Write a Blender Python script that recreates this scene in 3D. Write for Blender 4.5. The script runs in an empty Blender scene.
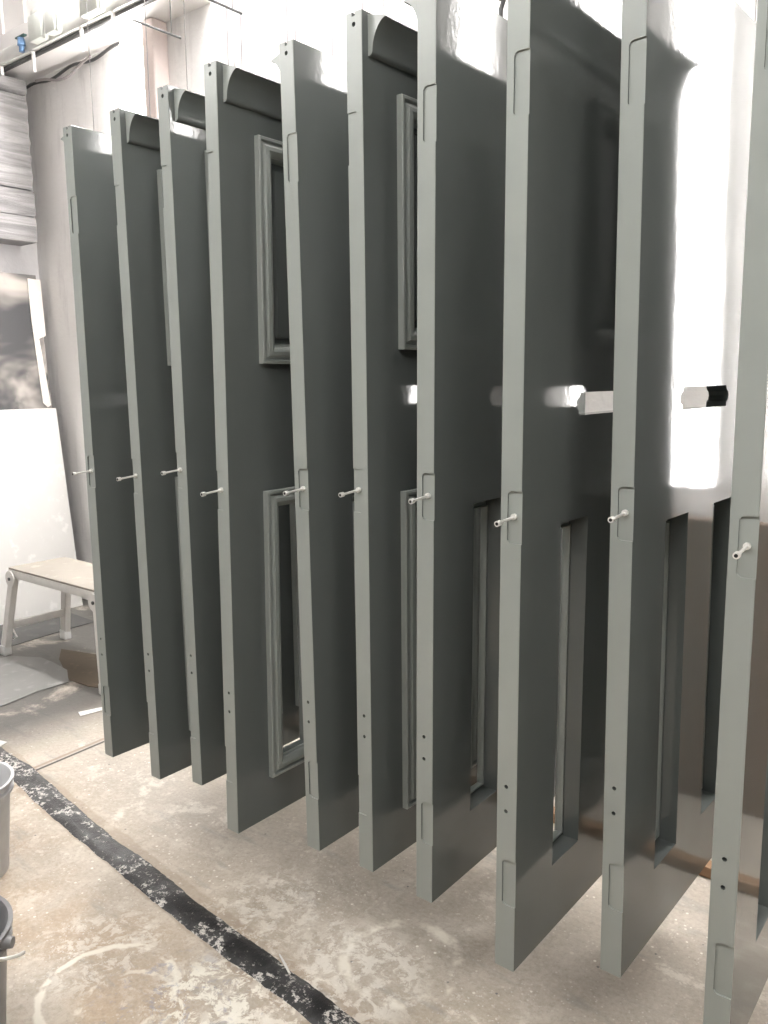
import bpy, bmesh, math, random
from mathutils import Vector, Matrix
random.seed(7)
sc = bpy.context.scene
C = sc.collection
ZF = 1.5            # camera height above the floor
T, W, H = 0.0449, 0.74, 1.981

# ------------------------------------------------------------------ helpers
def smooth(me, ang=35):
    for p in me.polygons: p.use_smooth = True
    try: me.set_sharp_from_angle(angle=math.radians(ang))
    except Exception: pass

def obj(name, bm, mat, parent=None, sm=True, ang=35):
    bmesh.ops.recalc_face_normals(bm, faces=bm.faces[:])
    me = bpy.data.meshes.new(name); bm.to_mesh(me); bm.free()
    if sm: smooth(me, ang)
    if mat: me.materials.append(mat)
    o = bpy.data.objects.new(name, me); C.objects.link(o)
    if parent: o.parent = parent
    return o

def mesh_obj(name, me, parent=None):
    o = bpy.data.objects.new(name, me); C.objects.link(o)
    if parent: o.parent = parent
    return o

def tag(o, label=None, cat=None, group=None, kind=None):
    if label: o['label'] = label
    if cat: o['category'] = cat
    if group: o['group'] = group
    if kind: o['kind'] = kind
    return o

def struct(name, bm, mat, **k):
    o = obj(name, bm, mat, **k); o['kind'] = 'structure'; return o

def thing(name, label, cat, loc=(0,0,0), rot=(0,0,0), group=None):
    o = bpy.data.objects.new(name, None); C.objects.link(o)
    o.empty_display_size = .1
    o.location = loc; o.rotation_euler = rot
    return tag(o, label, cat, group)

def box(bm, x0, x1, y0, y1, z0, z1, bev=0, seg=2, M=None):
    r = bmesh.ops.create_cube(bm, size=1)
    vs = r['verts']
    for v in vs:
        v.co = Vector(((x0+x1)/2+v.co.x*(x1-x0), (y0+y1)/2+v.co.y*(y1-y0), (z0+z1)/2+v.co.z*(z1-z0)))
    if bev:
        es = list({e for v in vs for e in v.link_edges})
        r = bmesh.ops.bevel(bm, geom=es, offset=bev, segments=seg, profile=.5, affect='EDGES')
        vs = list({v for f in r['faces'] for v in f.verts} | {v for v in vs if v.is_valid})
    if M:
        for v in vs: v.co = M @ v.co
    return bm

def B(*a, **k): return box(bmesh.new(), *a, **k)

def prism(bm, pts, axis, a, b):
    """closed polygon pts (2-D) swept along axis from a to b"""
    def P(p, t):
        return {'x': (t, p[0], p[1]), 'y': (p[0], t, p[1]), 'z': (p[0], p[1], t)}[axis]
    v0 = [bm.verts.new(P(p, a)) for p in pts]; v1 = [bm.verts.new(P(p, b)) for p in pts]
    n = len(pts)
    bm.faces.new(v0); bm.faces.new(v1[::-1])
    for i in range(n): bm.faces.new((v0[i], v0[(i+1) % n], v1[(i+1) % n], v1[i]))
    return bm

def tube(bm, pts, r, seg=8, cap=True):
    pts = [Vector(p) for p in pts]
    rings = []
    for i, p in enumerate(pts):
        d = (pts[min(i+1, len(pts)-1)] - pts[max(i-1, 0)]).normalized()
        a = d.cross(Vector((0, 0, 1)) if abs(d.z) < .9 else Vector((1, 0, 0))).normalized(); b = d.cross(a)
        rr = r[i] if isinstance(r, (list, tuple)) else r
        rings.append([bm.verts.new(p + (a*math.cos(2*math.pi*k/seg) + b*math.sin(2*math.pi*k/seg))*rr) for k in range(seg)])
    for A, Bq in zip(rings, rings[1:]):
        for k in range(seg): bm.faces.new((A[k], A[(k+1) % seg], Bq[(k+1) % seg], Bq[k]))
    if cap: bm.faces.new(rings[0][::-1]); bm.faces.new(rings[-1])
    return bm

def lathe(bm, prof, seg=40, c=(0, 0, 0)):
    rings = []
    for r, z in prof:
        if r < 1e-5: rings.append([bm.verts.new((c[0], c[1], c[2]+z))])
        else: rings.append([bm.verts.new((c[0]+r*math.cos(2*math.pi*k/seg), c[1]+r*math.sin(2*math.pi*k/seg), c[2]+z)) for k in range(seg)])
    for A, Bq in zip(rings, rings[1:]):
        for k in range(seg):
            k2 = (k+1) % seg
            if len(A) == 1: bm.faces.new((A[0], Bq[k2], Bq[k]))
            elif len(Bq) == 1: bm.faces.new((A[k], A[k2], Bq[0]))
            else: bm.faces.new((A[k], A[k2], Bq[k2], Bq[k]))
    return bm

# ------------------------------------------------------------------ materials
class NT:
    def __init__(s, name):
        s.m = bpy.data.materials.new(name); s.m.use_nodes = True
        s.t = s.m.node_tree; s.n = s.t.nodes; s.l = s.t.links
        s.b = s.n['Principled BSDF']
        s.co = s.n.new('ShaderNodeTexCoord').outputs['Object']
    def mapv(s, sc_=(1, 1, 1), rot=(0, 0, 0), loc=(0, 0, 0)):
        m = s.n.new('ShaderNodeMapping'); m.inputs['Scale'].default_value = sc_; m.inputs['Rotation'].default_value = rot
        m.inputs['Location'].default_value = loc
        s.l.new(s.co, m.inputs[0]); return m.outputs[0]
    def noise(s, scale, det=4, rough=.55, v=None, dist=0):
        n = s.n.new('ShaderNodeTexNoise'); n.inputs['Scale'].default_value = scale; n.inputs['Detail'].default_value = det
        n.inputs['Roughness'].default_value = rough; n.inputs['Distortion'].default_value = dist
        s.l.new(v if v else s.co, n.inputs['Vector']); return n.outputs['Fac']
    def voro(s, scale, v=None, feat='F1'):
        n = s.n.new('ShaderNodeTexVoronoi'); n.feature = feat; n.inputs['Scale'].default_value = scale
        s.l.new(v if v else s.co, n.inputs['Vector']); return n.outputs['Distance']
    def ramp(s, f, a, b):
        n = s.n.new('ShaderNodeMapRange'); n.inputs[1].default_value = a; n.inputs[2].default_value = b; n.interpolation_type = 'SMOOTHSTEP'
        s.l.new(f, n.inputs[0]); return n.outputs[0]
    def math(s, op, a, b=0.0, c=None):
        n = s.n.new('ShaderNodeMath'); n.operation = op
        for i, x in enumerate((a, b) if c is None else (a, b, c)):
            if isinstance(x, (int, float)): n.inputs[i].default_value = x
            else: s.l.new(x, n.inputs[i])
        return n.outputs[0]
    def mix(s, f, a, b):
        n = s.n.new('ShaderNodeMix'); n.data_type = 'RGBA'
        if isinstance(f, (int, float)): n.inputs[0].default_value = f
        else: s.l.new(f, n.inputs[0])
        for i, x in ((6, a), (7, b)):
            if isinstance(x, tuple): n.inputs[i].default_value = (*x, 1)
            else: s.l.new(x, n.inputs[i])
        return n.outputs[2]
    def bump(s, h, st=.2, d=.01, prev=None):
        n = s.n.new('ShaderNodeBump'); n.inputs['Strength'].default_value = st; n.inputs['Distance'].default_value = d
        s.l.new(h, n.inputs['Height'])
        if prev: s.l.new(prev, n.inputs['Normal'])
        return n.outputs[0]
    def sep(s, v=None):
        n = s.n.new('ShaderNodeSeparateXYZ'); s.l.new(v if v else s.co, n.inputs[0]); return n.outputs
    def base(s, c):
        if isinstance(c, tuple): s.b.inputs['Base Color'].default_value = (*c, 1)
        else: s.l.new(c, s.b.inputs['Base Color'])
    def set(s, rough=None, metal=None, spec=None, normal=None, coat=None):
        for k, v in (('Roughness', rough), ('Metallic', metal), ('Specular IOR Level', spec), ('Coat Weight', coat)):
            if v is None: continue
            if isinstance(v, (int, float)): s.b.inputs[k].default_value = v
            else: s.l.new(v, s.b.inputs[k])
        if normal: s.l.new(normal, s.b.inputs['Normal'])
        return s.m

def m_paint():
    s = NT('sprayed_paint')
    n = s.noise(6, 3); s.base(s.mix(n, (.110, .121, .117), (.129, .141, .136)))
    h1 = s.noise(16, 2, .5); h2 = s.noise(75, 3)
    b = s.bump(h1, .035, .004); b = s.bump(h2, .16, .0008, b)
    return s.set(rough=.07, spec=.40, normal=b)
def m_lit_paint():  # same door paint made lighter: the front light is put into the colour
    s = NT('front_lit_paint')
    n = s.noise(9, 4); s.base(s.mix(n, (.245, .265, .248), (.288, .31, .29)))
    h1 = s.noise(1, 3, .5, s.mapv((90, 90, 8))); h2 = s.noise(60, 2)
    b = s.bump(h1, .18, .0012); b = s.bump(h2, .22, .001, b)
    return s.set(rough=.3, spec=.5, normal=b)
def m_simple(name, col, rough=.6, metal=0, var=.12, sc_=12, bump=.15):
    s = NT(name); n = s.noise(sc_, 5)
    a = tuple(c*(1-var) for c in col); b = tuple(min(1, c*(1+var)) for c in col)
    s.base(s.mix(n, a, b))
    return s.set(rough=rough, metal=metal, normal=s.bump(n, bump, .004))
def m_emit(name, col, st):
    s = NT(name); s.base((.9, .9, .9))
    s.b.inputs['Emission Color'].default_value = (*col, 1); s.b.inputs['Emission Strength'].default_value = st
    return s.m
def m_wall():
    s = NT('limewashed_wall')
    n = s.noise(1.2, 4); n2 = s.noise(40, 5); n3 = s.noise(1, 5, .6, s.mapv((14, 14, 2.5)))
    c = s.mix(n, (.80, .78, .765), (.88, .865, .85)); c = s.mix(s.ramp(n3, .5, .75), c, (.72, .70, .69))
    s.base(c); b = s.bump(n2, .35, .006); b = s.bump(s.noise(9, 4), .3, .015, b)
    return s.set(rough=.8, normal=b)
def m_endwall():
    s = NT('dusty_wall'); n = s.noise(1.6, 5); n2 = s.noise(35, 5)
    s.base(s.mix(n, (.34, .33, .34), (.56, .55, .55)))
    return s.set(rough=.85, normal=s.bump(n2, .3, .006))
def m_white():
    s = NT('white_cladding'); n = s.noise(2, 3); s.base(s.mix(n, (.78, .76, .74), (.86, .84, .82)))
    return s.set(rough=.6)
def m_floor():
    s = NT('stained_concrete')
    x, y, z = s.sep()
    n1 = s.noise(1.3, 6, .6, dist=.6); n2 = s.noise(9, 9, .75, dist=.25); n3 = s.noise(45, 5, .6); n4 = s.noise(2.6, 5, .6, s.mapv((1, 1, 1), loc=(5, 2, 0)), .4)
    c = s.mix(s.ramp(n1, .3, .7), (.37, .315, .25), (.48, .42, .345))
    c = s.mix(s.ramp(n2, .42, .68), c, (.55, .495, .42))
    # warm bare patches near the front, greyer overspray beneath the doors
    fr = s.math('MULTIPLY', s.ramp(y, 1.45, 1.05), s.ramp(n4, .42, .62))
    c = s.mix(s.math('MULTIPLY', fr, .75), c, (.44, .335, .235))
    sp = s.math('MULTIPLY', s.ramp(y, 1.42, 1.75), .45)
    c = s.mix(sp, c, (.43, .395, .35))
    # pale drips and spatter
    far = s.math('MULTIPLY', s.ramp(n4, .5, .62), s.ramp(n2, .52, .60))
    c = s.mix(s.math('MULTIPLY', far, .6), c, (.74, .70, .62))
    v = s.voro(34, s.mapv((1, 1, 1))); c = s.mix(s.math('MULTIPLY', s.ramp(v, .16, .10), s.ramp(s.noise(3.1, 3), .46, .58)), c, (.80, .77, .70))
    v2 = s.voro(19, s.mapv((1, 1, 1), loc=(3, 1, 0))); c = s.mix(s.math('MULTIPLY', s.ramp(v2, .13, .08), .55), c, (.66, .61, .53))
    v3 = s.voro(13, s.mapv((1, 1, 1), loc=(1, 7, 0))); c = s.mix(s.math('MULTIPLY', s.ramp(v3, .055, .035), .8), c, (.10, .10, .12))
    v4 = s.voro(70, s.mapv((1, 1, 1), loc=(2, 3, 0))); c = s.mix(s.math('MULTIPLY', s.ramp(v4, .20, .12), s.ramp(s.noise(4.3, 4), .42, .6)), c, (.62, .585, .53))
    fine = s.noise(70, 6, .75); c = s.mix(s.math('MULTIPLY', s.ramp(fine, .48, .68), .35), c, (.62, .57, .50)); c = s.mix(s.math('MULTIPLY', s.ramp(fine, .50, .32), .35), c, (.22, .19, .16))
    # shoulders of the black strip, bare brown concrete
    off = s.math('ABSOLUTE', s.math('SUBTRACT', s.math('ADD', y, s.math('MULTIPLY', x, .1005)), 1.153))
    off = s.math('ADD', off, s.math('MULTIPLY', s.math('SUBTRACT', s.noise(9, 3), .5), .03))
    c = s.mix(s.math('MULTIPLY', s.math('MULTIPLY', s.ramp(off, .070, .060), .38), s.ramp(x, -3.6, -3.0)), c, (.27, .19, .125))
    # grey smears
    sm = s.noise(1, 5, .6, s.mapv((3, 14, 1), rot=(0, 0, .5))); c = s.mix(s.math('MULTIPLY', s.ramp(sm, .56, .7), .5), c, (.27, .26, .245))
    # tin rings left in pale paint
    dx = s.n.new('ShaderNodeVectorMath'); dx.operation = 'DISTANCE'
    def ring(cx, cy, r, w, a0, a1, st, acol=(.74, .70, .61)):
        d = s.n.new('ShaderNodeVectorMath'); d.operation = 'DISTANCE'; s.l.new(s.co, d.inputs[0]); d.inputs[1].default_value = (cx, cy, 0)
        dd = s.math('ADD', d.outputs['Value'], s.math('MULTIPLY', s.math('SUBTRACT', s.noise(22, 3), .5), .03))
        m = s.ramp(s.math('ABSOLUTE', s.math('SUBTRACT', dd, r)), w, w*.35)
        m = s.math('MULTIPLY', m, s.ramp(s.noise(11, 4, .6, s.mapv((1, 1, 1), loc=(cx, cy, 1))), a0, a1))
        return s.mix(s.math('MULTIPLY', m, st), c, acol)
    def blob(cx, cy, r, th, st, col):
        d = s.n.new('ShaderNodeVectorMath'); d.operation = 'DISTANCE'; s.l.new(s.co, d.inputs[0]); d.inputs[1].default_value = (cx, cy, 0)
        m = s.math('MULTIPLY', s.ramp(d.outputs['Value'], r, r*.5), s.ramp(s.noise(20, 9, .75, s.mapv((1, 1, 1), loc=(cy, cx, 0)), .5), th-.02, th+.05))
        return s.mix(s.math('MULTIPLY', m, st), c, col)
    c = ring(-1.19, 1.535, .150, .024, .44, .62, .9)
    c = blob(-1.25, 1.42, .24, .50, .6, (.78, .75, .68))
    c = blob(-1.85, 1.08, .22, .52, .5, (.78, .75, .68))
    c = blob(-1.62, 1.45, .25, .52, .5, (.74, .70, .62))
    c = blob(-.75, 1.25, .3, .52, .6, (.74, .70, .62))
    c = ring(-1.70, 1.00, .165, .014, .40, .5, .95)
    c = ring(-1.62, 1.0, .115, .010, .46, .56, .7)
    c = blob(-1.47, 1.14, .20, .50, .9, (.82, .79, .70))
    c = blob(-1.55, 1.06, .24, .55, .6, (.30, .30, .36))
    c = blob(-1.30, 1.14, .22, .52, .7, (.82, .78, .70))
    c = blob(-2.35, 1.22, .35, .60, .5, (.74, .71, .64))
    c = blob(-1.55, 1.5, .3, .55, .6, (.70, .67, .61))
    c = blob(-.95, 1.45, .25, .6, .6, (.72, .69, .63))
    # darker mottled floor round the step and the far corner
    dk = s.math('MULTIPLY', s.ramp(x, -3.0, -3.5), s.ramp(s.noise(2.6, 8, .7, dist=.4), .33, .47))
    c = s.mix(s.math('MULTIPLY', dk, .88), c, (.07, .07, .068))
    # slab joint with a dark gap
    jx = s.math('ADD', x, s.math('MULTIPLY', y, .06)); j = s.math('ABSOLUTE', s.math('ADD', jx, 2.875))
    jm = s.math('MULTIPLY', s.ramp(j, .010, .004), s.ramp(y, 1.42, 1.46))
    c = s.mix(jm, c, (.06, .05, .045))
    j2 = s.math('ABSOLUTE', s.math('ADD', jx, 2.900)); c = s.mix(s.math('MULTIPLY', s.math('MULTIPLY', s.ramp(j2, .012, .004), s.ramp(y, 1.42, 1.46)), .7), c, (.27, .2, .15))
    s.base(c)
    hh = s.math('ADD', s.math('MULTIPLY', n3, .5), s.math('MULTIPLY', n2, .8)); b = s.bump(hh, .35, .006)
    return s.set(rough=s.math('ADD', s.math('MULTIPLY', n2, .3), .38), spec=.4, normal=b)
def m_strip():
    s = NT('paint_spattered_rubber'); n = s.noise(7, 8, .75); v = s.noise(60, 6, .75)
    c = s.mix(s.ramp(s.noise(10, 5), .4, .7), (.012, .012, .013), (.06, .06, .062))
    c = s.mix(s.math('MULTIPLY', s.ramp(n, .50, .54), s.ramp(v, .50, .53)), c, (.62, .60, .56))
    c = s.mix(s.math('MULTIPLY', s.ramp(v, .60, .64), .8), c, (.40, .38, .35))
    s.base(c); return s.set(rough=.35, spec=.6, normal=s.bump(n, .7, .01))
def m_cardboard():
    s = NT('oversprayed_board'); x, y, z = s.sep()
    n = s.noise(1.9, 3, .5, s.mapv((1, 1, 1.6), loc=(1, .35, .9)), .5)
    c = s.mix(s.ramp(n, .44, .66), (.06, .06, .063), (.42, .385, .35)); c = s.mix(s.ramp(s.noise(5, 4), .55, .8), c, (.36, .33, .31))
    s.base(c); return s.set(rough=.8)
def m_sheet(name, a, b):
    s = NT(name); n = s.noise(2.5, 5, .6, dist=.6); n2 = s.noise(14, 6)
    c = s.mix(n, a, b); c = s.mix(s.math('MULTIPLY', s.ramp(n2, .56, .7), .5), c, tuple(min(1, q*1.25) for q in b))
    s.base(c); return s.set(rough=.75, normal=s.bump(n2, .3, .004))
def m_timber():
    s = NT('grey_timber'); v = s.mapv((2, 1.2, 22)); n = s.noise(1, 6, .65, v, 1.2); n2 = s.noise(3, 3)
    c = s.mix(s.ramp(n, .3, .7), (.17, .165, .168), (.34, .33, .33)); s.base(c)
    return s.set(rough=.8, normal=s.bump(n, .6, .02))
def m_brown():
    s = NT('brown_ply'); v = s.mapv((6, 6, .6)); n = s.noise(1.5, 5, .6, v, .8)
    s.base(s.mix(n, (.15, .085, .048), (.24, .145, .085))); return s.set(rough=.6)

PAINT, EDGE = m_paint(), m_lit_paint()
WALL, ENDW, WHITE, FLOOR = m_wall(), m_endwall(), m_white(), m_floor()
STEEL = m_simple('bare_steel', (.74, .73, .70), .35, .25, .1, 40)
DARKST = m_simple('dark_steel', (.10, .10, .10), .5, .6)
WIRE = m_simple('hanging_wire_metal', (.30, .28, .28), .6, 0)
BLACK = m_simple('black_hole', (.01, .01, .01), .9)
PLAST = m_simple('pale_plastic', (.62, .62, .60), .5)
ALU = m_simple('painted_aluminium', (.66, .64, .61), .5, .1, .14, 18)
DECK = m_sheet('paint_worn_deck', (.24, .215, .18), (.38, .35, .31))
LWHITE = m_sheet('white_board', (.56, .55, .53), (.66, .65, .63))

# ------------------------------------------------------------------ room shell
X0, X1, Y0, Y1, ZC = -5.42, 3.2, -3.2, 3.05, 4.3
DIM = m_simple('grey_workshop_wall', (.20, .20, .20), .8)
def slab(name, *a, mat): return struct(name, B(*a), mat, sm=False)
slab('floor', X0-.1, X1+.1, Y0-.1, Y1+.1, -.12, 0, mat=FLOOR)
slab('ceiling', X0-.1, X1+.1, Y0-.1, Y1+.1, ZC, ZC+.1, mat=WHITE)
slab('wall_back', X0-.1, X1+.1, Y1, Y1+.1, 0, ZC, mat=WALL)
slab('wall_left', X0-.1, X0, Y0, Y1, 0, ZC, mat=ENDW)
slab('wall_right', X1, X1+.1, Y0, Y1, 0, ZC, mat=DIM)
slab('wall_front', X0-.1, X1+.1, Y0-.1, Y0, 0, ZC, mat=DIM)

# boxed ledge along the top of the back wall, with ribbed cladding above it
XL = -3.55
b = bmesh.new(); box(b, X0, XL, 2.84, Y1, 3.41, 3.62, .004)
struct('trim_1', b, WHITE)
b = bmesh.new(); box(b, X0, XL, 2.90, 2.93, 3.62, ZC)
x = X0+.06
while x < XL: box(b, x-.012, x+.012, 2.885, 2.9, 3.62, ZC, .002); x += .27
struct('trim_2', b, WHITE, sm=False)
b = B(-4.02, -3.92, 2.95, Y1, 0, 3.41, .01)
struct('trim_3', b, m_simple('pinkish_plaster', (.66, .57, .54), .7), sm=False)

# dark steel rail under the ledge, with pegs
rail = thing('ceiling_rail', 'thin dark steel rail running along the pale boxed ledge at upper left', 'rail', (0, 0, 0))
obj('bar', B(X0+.02, XL+.2, 2.815, 2.84, 3.40, 3.418, .003), DARKST, rail)
obj('channel', B(X0+.02, XL+.2, 2.79, 2.838, 3.42, 3.50, .006), m_simple('channel_grey', (.66, .66, .63), .5), rail)
for x in (-5.23, -4.86, -4.35, -4.05):
    obj('peg', tube(bmesh.new(), [(x, 2.80, 3.415), (x, 2.80, 3.30)], .011, 8), WHITE, rail)
for x0, x1, zt in ((-4.80, -4.66, 3.60), (-4.62, -4.52, 3.58), (-4.27, -4.1, 3.66)):
    bb = bmesh.new(); box(bb, x0, x1, 2.74, 2.80, 3.43, zt-.03, .01); box(bb, x0+.02, x1-.03, 2.75, 2.79, zt-.04, zt, .008)
    tube(bb, [(x1+.01, 2.76, 3.42), (x1+.02, 2.76, zt+.02)], .01, 8)
    obj('clamp', bb, m_simple('clamp_grey', (.62, .64, .60), .5), rail)
valve = thing('tap_valve', 'small blue valve with a dark green lever on the upper left rail', 'valve', (-4.93, 2.77, 3.42))
obj('valve_body', tube(bmesh.new(), [(0, 0, 0), (0, 0, .03), (0, 0, .035), (0, 0, .075)], [.016, .016, .024, .02], 12), m_simple('valve_blue', (.12, .22, .38), .4), valve)
obj('lever', B(-.05, .05, -.012, .012, .078, .088, .003), m_simple('lever_green', (.05, .10, .09), .4), valve)

def cable(name, pts, r, label, mat):
    o = obj(name, tube(bmesh.new(), pts, r, 6), mat); tag(o, label, 'cable'); return o
pc = []
for i in range(40):
    t = i/39; x = X0+.02+(t*1.25); pc.append((x, 3.02, 3.385+.012*math.sin(t*17)-.02*(1-t)))
cable('wall_cable', pc, .009, 'dark cable clipped along the top corner of the far white wall', DARKST)
pc = []
for i in range(30):
    t = i/29; x = -5.2+t*.62; pc.append((x, 3.0, 3.375-.045*math.sin(math.pi*t)+.01*math.sin(9*t)))
cable('wall_cable', pc, .008, 'thin grey cable sagging loose below the darker cable on the far white wall', m_simple('cable_grey', (.35, .32, .31), .6))

# ------------------------------------------------------------------ lights of the room, plus added wall-wash strips
TUBE = m_emit('tube_glow', (1, .97, .94), 16)
DIFF = m_emit('diffuser_glow', (1, .985, .965), 19)
ADDED_WASH = m_emit('added_wash_glow', (1, .98, .965), 44)  # for unseen strips added above the back wall to whiten it
def wall_light(x0, x1, y, z0, z1, label):
    t = thing('wall_light', label, 'light', ((x0+x1)/2, y, z0))
    w = (x1-x0)/2; h = z1-z0
    pts = [(-w, 0), (w, 0)] + [(w*math.cos(a), h-w+w*math.sin(a)) for a in [math.pi*k/12 for k in range(13)]]
    bb = bmesh.new(); prism(bb, [(p[0]*1.08, p[1]) for p in pts], 'y', .02, Y1-y-.001 if Y1-y < .2 else .06); obj('housing', bb, WHITE, t)
    bb = bmesh.new(); prism(bb, pts, 'y', -.02, .02); obj('diffuser', bb, TUBE, t)
    return t
wall_light(-4.27, -4.10, 2.99, 1.2, 3.385, 'tall upright round-topped strip light glowing on the wall at upper left')
wall_light(-.20, -.075, 2.97, 1.12, 3.9, 'tall upright strip light behind the nearest doors, seen mirrored in their paint')
LG = 'strip lights on the ceiling'
def ceil_light(x, y, L, along, label, em=None):
    z = ZC if y > 1 else 3.1
    t = thing('ceiling_light', label, 'light', (x, y, z), (0, 0, 0), LG)
    if z < ZC:
        for q in (-L*.35, L*.35): obj('hanger_rod', tube(bmesh.new(), [(q, 0, -.005), (q, 0, ZC-z)], .005, 6), STEEL, t)
    obj('housing', B(-L/2, L/2, -.09, .09, -.06, 0, .01), WHITE, t)
    obj('diffuser', B(-L/2+.02, L/2-.02, -.075, .075, -.10, -.061, .015), em or DIFF, t)
for x, y, L, where in [(-4.1, 2.70, .7, 'added over the ledge to brighten the far left corner'), (-2.7, 2.72, 1.3, 'added to brighten the back wall, behind the far doors'), (-1.3, 2.72, 1.3, 'added to brighten the back wall, behind the nearest doors'),
                       (-2.7, 0.0, 1.9, 'over the open floor, left end'), (-.6, 0.0, 1.9, 'over the open floor, middle'), (1.5, 0.0, 1.9, 'over the open floor, right end')]:
    ceil_light(x, y, L, 'x', 'long ceiling strip light ' + where, ADDED_WASH if y > 1 else DIFF)

# ------------------------------------------------------------------ door prototype meshes
# local: x across the thickness (0 = outer face with mouldings, T = plain inner face), y width, z height
def cutters(slot):
    L = []
    for a in (.163, W-.163-.127):
        L.append(B(-.02, T+.02, a, a+.127, .160, .922))          # glazing openings
        L.append(B(-.02, .010, a-.005, a+.132, 1.322, 1.795))       # sunk panels on the outer face
    c = bmesh.new(); y0, y1, z0, z1, k = .222, .518, 1.140, 1.187, .011
    prism(c, [(y0+.012, z0), (y1-.012, z0), (y1-.010, z0+.010), (y1, z0+.014), (y1+.004, (z0+z1)/2), (y1, z1-.014), (y1-.010, z1-.010), (y1-.016, z1),
              (y0+.016, z1), (y0+.010, z1-.010), (y0, z1-.014), (y0-.004, (z0+z1)/2), (y0, z0+.014), (y0+.010, z0+.010)], 'x', -.02, T+.02)
    if slot: L.append(c)
    for z0, z1 in ((.145, .246), (.904, 1.006), (1.674, 1.782)):    # hinge pockets, open to the inner face
        r = .009; c = bmesh.new(); pts = []
        for (cx, cz, a0) in ((.015+r, z0+r, math.pi), (.015+r, z1-r, math.pi/2)):
            for k in range(5):
                a = a0 + (math.pi/2*k/4 if a0 == math.pi else math.pi/2*k/4)
                pts.append((cx+r*math.cos(a), cz+r*math.sin(a)))
        lo, hi = pts[:5], pts[5:]
        poly = lo + [(T+.01, z0), (T+.01, z1)] + hi
        prism(c, poly, 'y', -.01, .0035); L.append(c)
    for z in (.352, .405):
        c = bmesh.new(); tube(c, [(.0215, -.01, z), (.0215, .02, z)], .0042, 12); L.append(c)
    L.append(B(.019, .028, -.01, W+.01, H-.009, H+.01))             # groove along the top
    c = bmesh.new(); tube(c, [(.0225, -.01, H-.025), (.0225, .012, H-.025)], .005, 12); L.append(c)
    return L

def build_slab(slot=True):
    base = B(0, T, 0, W, 0, H, .0016, 2)
    o = obj('tmp', base, None, sm=False); tmp = []
    for i, c in enumerate(cutters(slot)):
        co = obj('cut', c, None, sm=False); tmp.append(co)
        m = o.modifiers.new('b', 'BOOLEAN'); m.operation = 'DIFFERENCE'; m.object = co; m.solver = 'EXACT'
    bpy.context.view_layer.update()
    dg = bpy.context.evaluated_depsgraph_get()
    me = bpy.data.meshes.new_from_object(o.evaluated_get(dg))
    for q in tmp + [o]: bpy.data.objects.remove(q)
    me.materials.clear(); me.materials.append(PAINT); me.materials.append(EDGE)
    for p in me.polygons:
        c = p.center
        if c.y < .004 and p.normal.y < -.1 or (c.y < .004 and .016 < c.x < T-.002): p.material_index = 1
    me.name = 'door_slab'
    for p in me.polygons: p.use_smooth = False
    return me

def frame_moulding(a, b, z0, z1, prof):
    """mitred moulding frame; prof = [(distance outward from the opening edge, x)]"""
    bm = bmesh.new(); rings = []
    for (cy, cz, sy, sz) in ((a, z0, -1, -1), (b, z0, 1, -1), (b, z1, 1, 1), (a, z1, -1, 1)):
        rings.append([bm.verts.new((x, cy+sy*d, cz+sz*d)) for d, x in prof])
    n = len(prof)
    for i in range(4):
        A, Bq = rings[i], rings[(i+1) % 4]
        for k in range(n): bm.faces.new((A[k], A[(k+1) % n], Bq[(k+1) % n], Bq[k]))
    return bm

MPROF = [(.043, 0), (.043, -.015), (.041, -.017), (.035, -.017), (.032, -.010), (.029, -.011), (.021, -.019), (.012, -.021), (.003, -.017), (-.001, -.012), (-.002, -.004), (-.004, -.003), (-.004, .006), (-.001, .0065), (-.0005, .0002), (.010, 0)]
def side_meshes():
    """meshes of the door parts, as (name, mesh)"""
    parts = []
    def mk(name, bm, ang=30):
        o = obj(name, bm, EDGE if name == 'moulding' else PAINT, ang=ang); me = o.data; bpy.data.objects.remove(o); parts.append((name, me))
    for a in (.163, W-.163-.127):
        mk('moulding', frame_moulding(a, a+.127, .165, .900, MPROF))
        mk('moulding', frame_moulding(a-.004, a+.131, 1.322, 1.795, MPROF[:12] + [(-.010, .009), (-.0035, .0095), (-.0005, .0002), (.010, 0)]))
        bb = bmesh.new(); box(bb, -.001, .0105, a+.016, a+.111, 1.345, 1.772, .006, 1); mk('raised_panel', bb)
    pr = [(.001, 1.976), (-.047, 1.963), (-.049, 1.958), (-.047, 1.951), (-.040, 1.948), (-.034, 1.943), (-.026, 1.935), (-.019, 1.924), (-.014, 1.911), (-.011, 1.899), (-.006, 1.895), (.001, 1.895)]
    pr = [(.001, 1.976), (-.047, 1.963), (-.049, 1.960)] + [(-.012-.037*(1-math.sin(a))**1.0*1.0, 1.960-.060*(1-math.cos(a))**.85) for a in [math.pi/2*k/14 for k in range(1, 15)]] + [(-.010, 1.896), (-.005, 1.893), (.001, 1.893)]
    bb = prism(bmesh.new(), pr, 'y', .020, W-.020)
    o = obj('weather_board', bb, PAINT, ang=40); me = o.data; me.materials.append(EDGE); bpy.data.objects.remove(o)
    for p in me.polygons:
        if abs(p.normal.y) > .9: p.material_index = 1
    parts.append(('weather_board', me))
    bb = bmesh.new(); tube(bb, [(.029, .006, .957), (.029, -.060, .952)], [.0028]*2, 10)
    tube(bb, [(.029, -.052, .9526), (.029, -.062, .952)], [.0056]*2, 14)
    tube(bb, [(.029, .0036, .957), (.029, -.003, .957)], [.006]*2, 12)
    o = obj('hinge_pin', bb, STEEL); me = o.data; bpy.data.objects.remove(o); parts.append(('hinge_pin', me))
    bb = bmesh.new(); tube(bb, [(.029, -.0619, .952), (.029, -.0626, .952)], .0032, 10)
    o = obj('pin_bore', bb, BLACK); me = o.data; bpy.data.objects.remove(o); parts.append(('pin_bore', me))
    return parts

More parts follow.
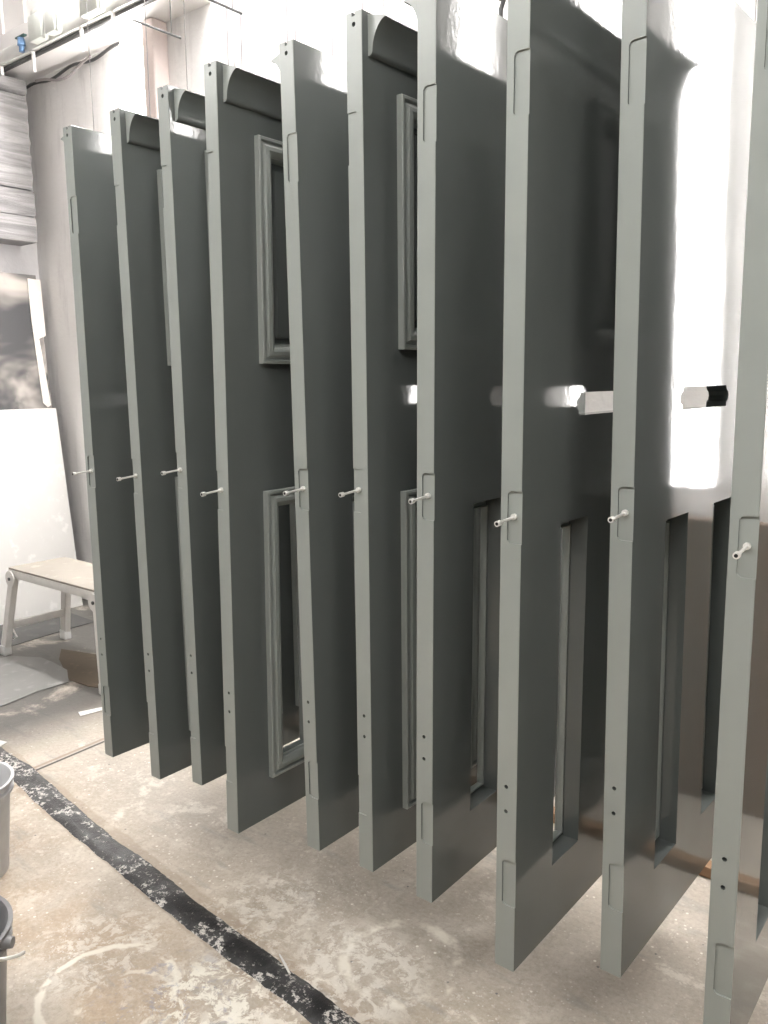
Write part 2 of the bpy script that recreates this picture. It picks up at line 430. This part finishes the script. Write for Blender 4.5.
SLAB = build_slab(); PARTS = side_meshes()
def mirrored(me):
    m = me.copy(); m.transform(Matrix.Translation((T, 0, 0)) @ Matrix.Scale(-1, 4, (1, 0, 0))); m.flip_normals(); return m
SLAB_M = mirrored(build_slab(False)); PARTS_M = [(n, mirrored(m)) for n, m in PARTS]

DOORS = [  # x, y, z(bottom, relative to the eye), tilt, yaw, outer face shown
 (-2.3706, 1.4442, -1.2359, -.0014, -.0090, 0), (-2.1160, 1.4450, -1.2360, -.0083, .0046, 1),
 (-1.9388, 1.4679, -1.2091, -.0026, .0081, 1), (-1.6869, 1.3882, -1.2373, .0165, -.0018, 1),
 (-1.4332, 1.4457, -1.2229, -.0121, -.0124, 0), (-1.2530, 1.4473, -1.2123, -.0010, -.021, 1),
 (-1.0627, 1.4303, -1.2071, .0054, .0075, 0), (-.8066, 1.3625, -1.2191, -.0001, -.0031, 0),
 (-.6206, 1.4710, -1.2098, -.0125, -.018, 0), (-.3871, 1.3870, -1.2303, -.0047, .015, 0)]
LAB = ['grey-green door slab hanging at the far left end of the row, plain face, nearest the white step',
 'second grey-green door from the left end, its weather bar and a strip of moulding showing',
 'third grey-green door from the left, hung close to the one before it, dark rounded weather bar on top',
 'fourth hanging door from the left, with a raised moulded panel above and a moulded opening below',
 'fifth hanging door from the left, plain grey face with a faint pale reflection near its top',
 'sixth hanging door from the left, moulded panel half hidden and a fat dark weather bar at its top',
 'seventh hanging door from the left, plain face, bright reflection at its top and an opening at lower right',
 'third hanging door from the right, very dark glossy face with letter slot and narrow lower opening',
 'second hanging door from the right, mirroring a bright white light, with letter slot and two lower openings',
 'nearest hanging door, cut off by the right edge of the photo, its front edge pale grey']
EXTRA_PIN = {8: (1.35, .10), 9: (1.55, .02)}
roots = []
for i, (x, y, z, ti, ya, outer) in enumerate(DOORS):
    r = thing('hanging_door', LAB[i], 'door', (x, y, z+ZF), (0, ti, ya), 'grey doors hanging in a row')
    roots.append(r)
    mesh_obj('door_slab', SLAB_M if outer else SLAB, r)
    for n, m in (PARTS_M if outer else PARTS):
        if n == 'pin_bore': continue
        o = mesh_obj(n, m, r)
        if n == 'hinge_pin':
            o['label'] = 'pale steel pin with a ringed end'
            bo = mesh_obj('pin_bore', (PARTS_M if outer else PARTS)[-1][1], o)
bpy.context.view_layer.update()
def dpt(i, lx, ly, lz): return roots[i].matrix_world @ Vector((lx, ly, lz))

# overhead rail and the wires / hooks that carry the doors
ZR = 4.12
rl = thing('overhead_rail', 'steel rail under the ceiling that the doors hang from', 'rail', (0, 0, 0))
for yy in (1.53, 2.10):
    obj('rail_bar', B(-3.2, .8, yy-.02, yy+.02, ZR, ZR+.04, .004), STEEL, rl)
    for xx in (-3.0, -1.2, .6): obj('bracket', B(xx-.02, xx+.02, yy-.015, yy+.015, ZR+.04, ZC, .003), STEEL, rl)
WL = {0: [.09], 1: [.12], 2: [.084], 3: [.057, .101], 4: [.004, .03, .155], 5: [.028, .16], 6: [.10], 7: [.10], 8: [.10], 9: [.10]}
ORD = ['first', 'second', 'third', 'fourth', 'fifth', 'sixth', 'seventh', 'eighth', 'ninth', 'tenth']
for i in range(10):
    ws = WL[i] + [.66]
    for k, w in enumerate(ws):
        p = dpt(i, T*.52, w, H-.012)
        o = obj('hanging_wire', tube(bmesh.new(), [(p.x, p.y, p.z), (p.x+.002, p.y+.001, (p.z+ZR)/2), (p.x, p.y+.002, ZR+.01)], .0013, 6), WIRE)
        pos = 'far corner' if w == .66 else ('front corner' if len(ws) == 2 else ('frontmost corner', 'front corner, second', 'front quarter, third')[k])
        tag(o, 'thin wire up from the %s of the %s door from left' % (pos, ORD[i]), 'wire', 'wires holding up the doors')
for i, nm in ((2, 'third'), (3, 'fourth')):
    p = dpt(i, T*.5, .07 if i == 2 else .105, H+.138)
    bb = bmesh.new(); tube(bb, [(p.x, p.y-.15, p.z), (p.x, p.y, p.z)], .003, 8)
    tube(bb, [(p.x, p.y-.03, p.z), (p.x, p.y-.03, p.z+.02), (p.x, p.y-.028, ZR+.01)], .0015, 6)
    o = obj('hanger_bar', bb, DARKST); tag(o, 'thin dark steel bar hovering just above the %s door from the left' % nm, 'hanger')
p = dpt(6, T*.5, .284, H)
bb = bmesh.new(); tube(bb, [(p.x, p.y, p.z-.005), (p.x, p.y, p.z+.03), (p.x+.006, p.y, p.z+.045), (p.x+.012, p.y, p.z+.06), (p.x+.004, p.y, p.z+.075), (p.x-.004, p.y, p.z+.06), (p.x, p.y, p.z+.05)], .005, 8)
tube(bb, [(p.x+.004, p.y, p.z+.075), (p.x, p.y, ZR+.01)], .002, 6)
tag(obj('lifting_hook', bb, DARKST), 'small dark hook above the seventh door from the left', 'hook')

# ------------------------------------------------------------------ torn black strip on the floor
up = [(-3.42,1.54),(-3.237,1.508),(-3.028,1.505),(-2.614,1.444),(-2.298,1.402),(-2.064,1.388),(-1.778,1.352),(-1.531,1.336),(-1.348,1.320),(-1.144,1.300),(-.98,1.285)]
lo = [(-3.40,1.46),(-3.097,1.428),(-2.929,1.410),(-2.713,1.377),(-2.388,1.340),(-2.187,1.322),(-1.944,1.296),(-1.584,1.266),(-1.315,1.252),(-1.191,1.240),(-1.0,1.232)]
def interp(P, x):
    for a, c in zip(P, P[1:]):
        if a[0] <= x <= c[0]: t = (x-a[0])/(c[0]-a[0]); return a[1]+t*(c[1]-a[1])
    return P[0][1] if x < P[0][0] else P[-1][1]
bb = bmesh.new(); rows = []
N = 150
for i in range(N+1):
    x = -3.40+i*2.4/N; a = interp(lo, x)-.006+.0015*math.sin(x*37)+random.uniform(-.0015, .0015); c = interp(up, x)+.008+.0015*math.sin(x*29+1)+random.uniform(-.0015, .0015)
    row = []
    for k in range(7):
        t = k/6; h = .0005 if k in (0, 6) else (.005, .0065, .003, .007, .004)[k-1]+random.uniform(0, .0008)
        row.append(bb.verts.new((x, a+(c-a)*t, h)))
    rows.append(row)
for A, D in zip(rows, rows[1:]):
    for k in range(6): bb.faces.new((A[k], D[k], D[k+1], A[k+1]))
tag(obj('rubber_strip', bb, m_strip(), ang=80), 'torn black strip spattered with white paint, running diagonally across the floor', 'strip')
tag(obj('wood_splinter', tube(bmesh.new(), [(-1.440, 1.340, .018), (-1.405, 1.325, .016), (-1.373, 1.311, .012)], [.002, .0035, .003], 6), LWHITE), 'small pale stick lying on the black floor strip', 'stick')

# ------------------------------------------------------------------ sheets on the floor near the step
def sheet(name, pts, th, mat, label, cat):
    bb = prism(bmesh.new(), pts, 'z', .0015, th); o = obj(name, bb, mat, sm=False); tag(o, label, cat); return o
sheet('floor_sheet', [(-4.42, 1.35), (-3.72, 1.35), (-3.70, 1.75), (-3.74, 1.93), (-3.735, 2.10), (-3.90, 2.19), (-4.08, 2.21), (-4.20, 2.21), (-4.36, 2.12), (-4.40, 1.8)], .006,
      m_sheet('grey_sheet', (.17, .17, .165), (.24, .235, .225)), 'pale grey round-ended sheet on the floor in front of the white step', 'sheet')
sheet('brown_paper', [(-4.25, 2.36), (-4.10, 2.26), (-3.76, 2.12), (-3.60, 2.13), (-3.50, 2.17), (-3.2, 2.2), (-2.95, 2.3), (-3.0, 2.43), (-3.5, 2.44), (-4.0, 2.43)], .004,
      m_sheet('brown_sheet', (.055, .043, .03), (.12, .088, .058)), 'brown stained paper on the floor under the white step', 'sheet')
sheet('dark_sheet', [(-4.95, 1.8), (-4.60, 1.8), (-4.52, 2.14), (-4.56, 2.50), (-4.58, 2.78), (-4.98, 2.8)], .005,
      m_sheet('dark_grey_sheet', (.05, .05, .05), (.12, .118, .112)), 'dark grey sheet on the floor at the foot of the leaning white board', 'sheet')
for pts, lab in (([(-3.35, 1.92), (-3.30, 1.90), (-3.28, 2.02), (-3.31, 2.03)], 'short pale offcut lying on the floor near the grey sheet'),
                 ([(-3.30, 1.43), (-3.25, 1.44), (-3.30, 1.56), (-3.34, 1.55)], 'pale scrap lying at the left edge by the black floor strip')):
    sheet('paper_scrap', pts, .004, LWHITE, lab, 'scrap')

# ------------------------------------------------------------------ folding work step
st = thing('work_step', 'low white paint-spattered folding work step with a wooden top', 'step stool', (-4.37, 2.155, 0))
DL, DW, SH = .87, .335, .5
obj('deck', B(0, DL, 0, DW, SH-.012, SH, .003), DECK, st)
bb = bmesh.new()
for y in (0.0, DW-.02): box(bb, -.004, DL+.004, y, y+.02, SH-.055, SH-.012, .004)
for x in (-.004, DL-.016): box(bb, x, x+.02, .02, DW-.02, SH-.055, SH-.012, .004)
obj('deck_frame', bb, ALU, st)
for sx in (0, 1):
    for sy in (0, 1):
        xt = .03 if sx == 0 else DL-.03; xb = xt-.08 if sx == 0 else xt+.08
        yt = .012 if sy == 0 else DW-.012; yb = yt-.04 if sy == 0 else yt+.01
        p0, p1 = Vector((xt, yt, SH-.05)), Vector((xb, yb, .03))
        bb = bmesh.new(); w = .023
        q = [[bb.verts.new(p+Vector((a*w*1.1, c*w*.8, 0))) for a, c in ((-1, -1), (1, -1), (1, 1), (-1, 1))] for p in (p1, p0)]
        for k in range(4): bb.faces.new((q[0][k], q[0][(k+1) % 4], q[1][(k+1) % 4], q[1][k]))
        bb.faces.new(q[0]); bb.faces.new(q[1][::-1])
        bmesh.ops.bevel(bb, geom=bb.edges[:], offset=.003, segments=1, affect='EDGES')
        leg = obj('leg', bb, ALU, st)
        fb = B(xb-.028, xb+.028, yb-.022, yb+.022, 0, .055, .005); obj('foot_cap', fb, PLAST, leg)
        hb = bmesh.new(); yy = yt-.026 if sy == 0 else yt+.018
        pts = [(xt+.045*math.cos(a)*(1 if abs(math.cos(a)) < 2 else 1), SH-.06+.045*math.sin(a)) for a in [2*math.pi*k/14 for k in range(14)]]
        prism(hb, pts, 'y', yy, yy+.008); h = obj('hinge_plate', hb, ALU, st)
        obj('bolt', tube(bmesh.new(), [(xt, yy-.006, SH-.06), (xt, yy+.014, SH-.06)], .009, 10), DARKST, h)
for sx in (0, 1):
    x = -.015 if sx == 0 else DL+.015
    obj('cross_brace', B(x-.008, x+.008, -.01, DW+.0, .15, .19, .003), ALU, st)
    bb = bmesh.new(); tube(bb, [(x, .0, .155), (x+(.05 if sx == 0 else -.05), .0, .11), (x, 0, .09)], .005, 6); obj('brace_stay', bb, ALU, st)

# ------------------------------------------------------------------ boards on the end wall
def lean(x0, x1, th, y0, y1, h, name, mat, label, z0=0.0, jag=False):
    bb = bmesh.new()
    n = 14; L = []
    for i in range(n+1):
        t = i/n; dx = 0
        if jag: dx = random.uniform(-.006, .006) - (.03 if .30 < t < .55 else 0)
        L.append((y1+dx, z0+(h-z0)*t))
    poly = [(y0, z0)] + L + [(y0, h)]
    f = [bb.verts.new((x0+(x1-x0)*(p[1]-z0)/(h-z0), p[0], p[1])) for p in poly]; g = [bb.verts.new((v.co.x-th, v.co.y, v.co.z)) for v in f]
    bb.faces.new(f); bb.faces.new(g[::-1])
    m = len(poly)
    for i in range(m): bb.faces.new((f[i], f[(i+1) % m], g[(i+1) % m], g[i]))
    return tag(obj(name, bb, mat, sm=False), label, 'board')
lean(-5.0, -5.16, .02, 1.5, 2.955, 1.325, 'leaning_board', LWHITE, 'large white board leaning on the end wall behind the white step')
lean(-5.06, -5.33, .012, 1.5, 2.97, 2.195, 'leaning_board', m_cardboard(), 'brownish board with dark overspray clouds standing behind the white board', jag=True)
bb = bmesh.new(); x = lambda z: -5.06-(.27)*z/2.17+.004
pts = [(2.90, 1.36), (2.93, 1.33), (2.955, 1.345), (2.945, 1.55), (2.935, 1.78), (2.985, 1.80), (3.0, 2.165), (2.91, 2.17), (2.90, 1.9)]
f = [bb.verts.new((x(p[1])+.006, p[0], p[1])) for p in pts]; g = [bb.verts.new((x(p[1])+.001, p[0], p[1])) for p in pts]
bb.faces.new(f); bb.faces.new(g[::-1])
for i in range(len(pts)): bb.faces.new((f[i], f[(i+1) % len(pts)], g[(i+1) % len(pts)], g[i]))
tag(obj('torn_paper_strip', bb, m_sheet('cream_paper', (.60, .55, .51), (.70, .66, .61)), sm=False), 'torn cream paper strip down the right edge of the oversprayed board', 'paper')

# rough timber cladding high on the end wall
cl = thing('timber_panel', 'rough grey timber panel of wide boards high in the far left corner', 'panel', (0, 0, 0))
TIM = m_timber()
def plank(z0, z1, amp, dx=0):
    bb = bmesh.new(); ny, nz = 40, max(3, int((z1-z0)/.02)); G = []
    for j in range(nz+1):
        row = []
        for i in range(ny+1):
            y = 1.4+i*(2.935-1.4)/ny; z = z0+(z1-z0)*j/nz
            xx = -5.20+dx+(amp*math.sin(z*62+2*math.sin(y*5+z*3))*.5+amp*random.uniform(-.3, .3) if 0 < j < nz else -.01)
            row.append(bb.verts.new((xx, y, z)))
        G.append(row)
    for A, D in zip(G, G[1:]):
        for k in range(ny): bb.faces.new((A[k], A[k+1], D[k+1], D[k]))
    # close it back to the wall
    bk = [bb.verts.new((-5.415, G[j][i].co.y, G[j][i].co.z)) for j, i in ((0, 0), (0, ny), (nz, ny), (nz, 0))]
    bb.faces.new((bk[3], bk[2], bk[1], bk[0]))
    bb.faces.new([bk[0], bk[1]] + G[0][::-1]); bb.faces.new([bk[2], bk[3]] + G[nz])
    bb.faces.new([bk[1], bk[2]] + [G[j][ny] for j in range(nz, -1, -1)]); bb.faces.new([bk[3], bk[0]] + [G[j][0] for j in range(nz+1)])
    obj('plank', bb, TIM, cl, ang=60)
plank(2.385, 2.54, .004); plank(2.545, 2.70, .006); plank(2.71, 3.27, .016, -.01); plank(3.28, 3.36, .003, .0)

# ------------------------------------------------------------------ brown things behind the doors
pb = B(-1.0, 1.6, 2.86, 2.90, 0, 1.02, .004)
tag(obj('plywood_sheet', pb, m_brown()), 'brown plywood sheet standing behind the nearest doors', 'board')
tag(obj('floor_batten', B(-2.2, .9, 2.385, 2.43, .001, .038, .004), m_simple('batten_wood', (.30, .18, .10), .6, 0, .2, 20)), 'brown wooden batten lying on the floor behind the two nearest doors', 'batten')

# ------------------------------------------------------------------ buckets at the left edge
def bucket(loc, r, h, mat, inner, name, label, handle):
    t = thing(name, label, 'bucket', loc)
    pr = [(0, .004), (r*.78, .004), (r*.80, .0), (r*.81, .01), (r*.95, h*.86), (r*.955, h*.87), (r*1.03, h*.87), (r*1.03, h*.90), (r*.97, h*.905), (r*.985, h*.97), (r*1.05, h*.975), (r*1.055, h), (r*.99, h), (r*.955, h*.95), (r*.93, h*.85), (r*.78, .02), (0, .02)]
    obj('body', lathe(bmesh.new(), pr, 48), mat, t, ang=50)
    obj('paint', lathe(bmesh.new(), [(0, h*.5), (r*.855, h*.5), (r*.855, h*.47), (0, h*.47)], 48), inner, t)
    if handle:
        for s in (0, math.pi):
            bb = bmesh.new(); tube(bb, [(0, r*.96, h*.93), (0, r*1.14, h*.93)], [.016, .012], 14)
            for v in bb.verts: v.co = Matrix.Rotation(s+handle, 4, 'Z') @ v.co
            obj('handle_ear', bb, mat, t)
        pts = [Matrix.Rotation(handle, 4, 'Z') @ Vector((r*.75*math.sin(a), r*1.12*math.cos(a), h*.93+.06*math.sin(a))) for a in [math.pi*k/20 for k in range(21)]]
        obj('handle', tube(bmesh.new(), [(p.x*1.4, p.y, p.z) for p in pts], .004, 6), STEEL, t)
    return t
bucket((-2.483, 1.018, 0), .146, .30, m_simple('white_bucket', (.60, .60, .61), .45, 0, .2, 14), m_simple('paint_pool', (.28, .30, .29), .3), 'plastic_bucket', 'pale paint-smeared plastic bucket at the left edge beside the black strip', 0)
bucket((-1.800, .656, 0), .150, .31, m_simple('grey_bucket', (.22, .22, .225), .4, 0, .5, 16), m_simple('dark_paint_pool', (.10, .10, .10), .25), 'plastic_bucket', 'dark grey paint-crusted bucket at the lower left edge', -.9)

# ------------------------------------------------------------------ camera
fw = Vector((-.6181596527719198, .7696746660012298, -.15962315684384568))
r_ = Vector((.7805732049556546, .6249960455612159, -.009242009418952748))
u_ = Vector((-.0926505012946886, .1303105964560744, .9871347593216971))
cd = bpy.data.cameras.new('camera'); cam = bpy.data.objects.new('camera', cd); C.objects.link(cam)
cam.matrix_world = Matrix(((r_.x, u_.x, -fw.x, 0), (r_.y, u_.y, -fw.y, 0), (r_.z, u_.z, -fw.z, ZF), (0, 0, 0, 1)))
cd.sensor_fit = 'VERTICAL'; cd.sensor_height = 32; cd.lens = 826.447*32/1024; cd.clip_start = .02
sc.camera = cam

w = bpy.data.worlds.new('world'); sc.world = w; w.use_nodes = True
w.node_tree.nodes['Background'].inputs[0].default_value = (.9, .95, 1, 1); w.node_tree.nodes['Background'].inputs[1].default_value = .3
vs = sc.view_settings; vs.view_transform = 'Standard'; vs.look = 'None'; vs.exposure = 1.35; vs.gamma = 1; vs.use_curve_mapping = False
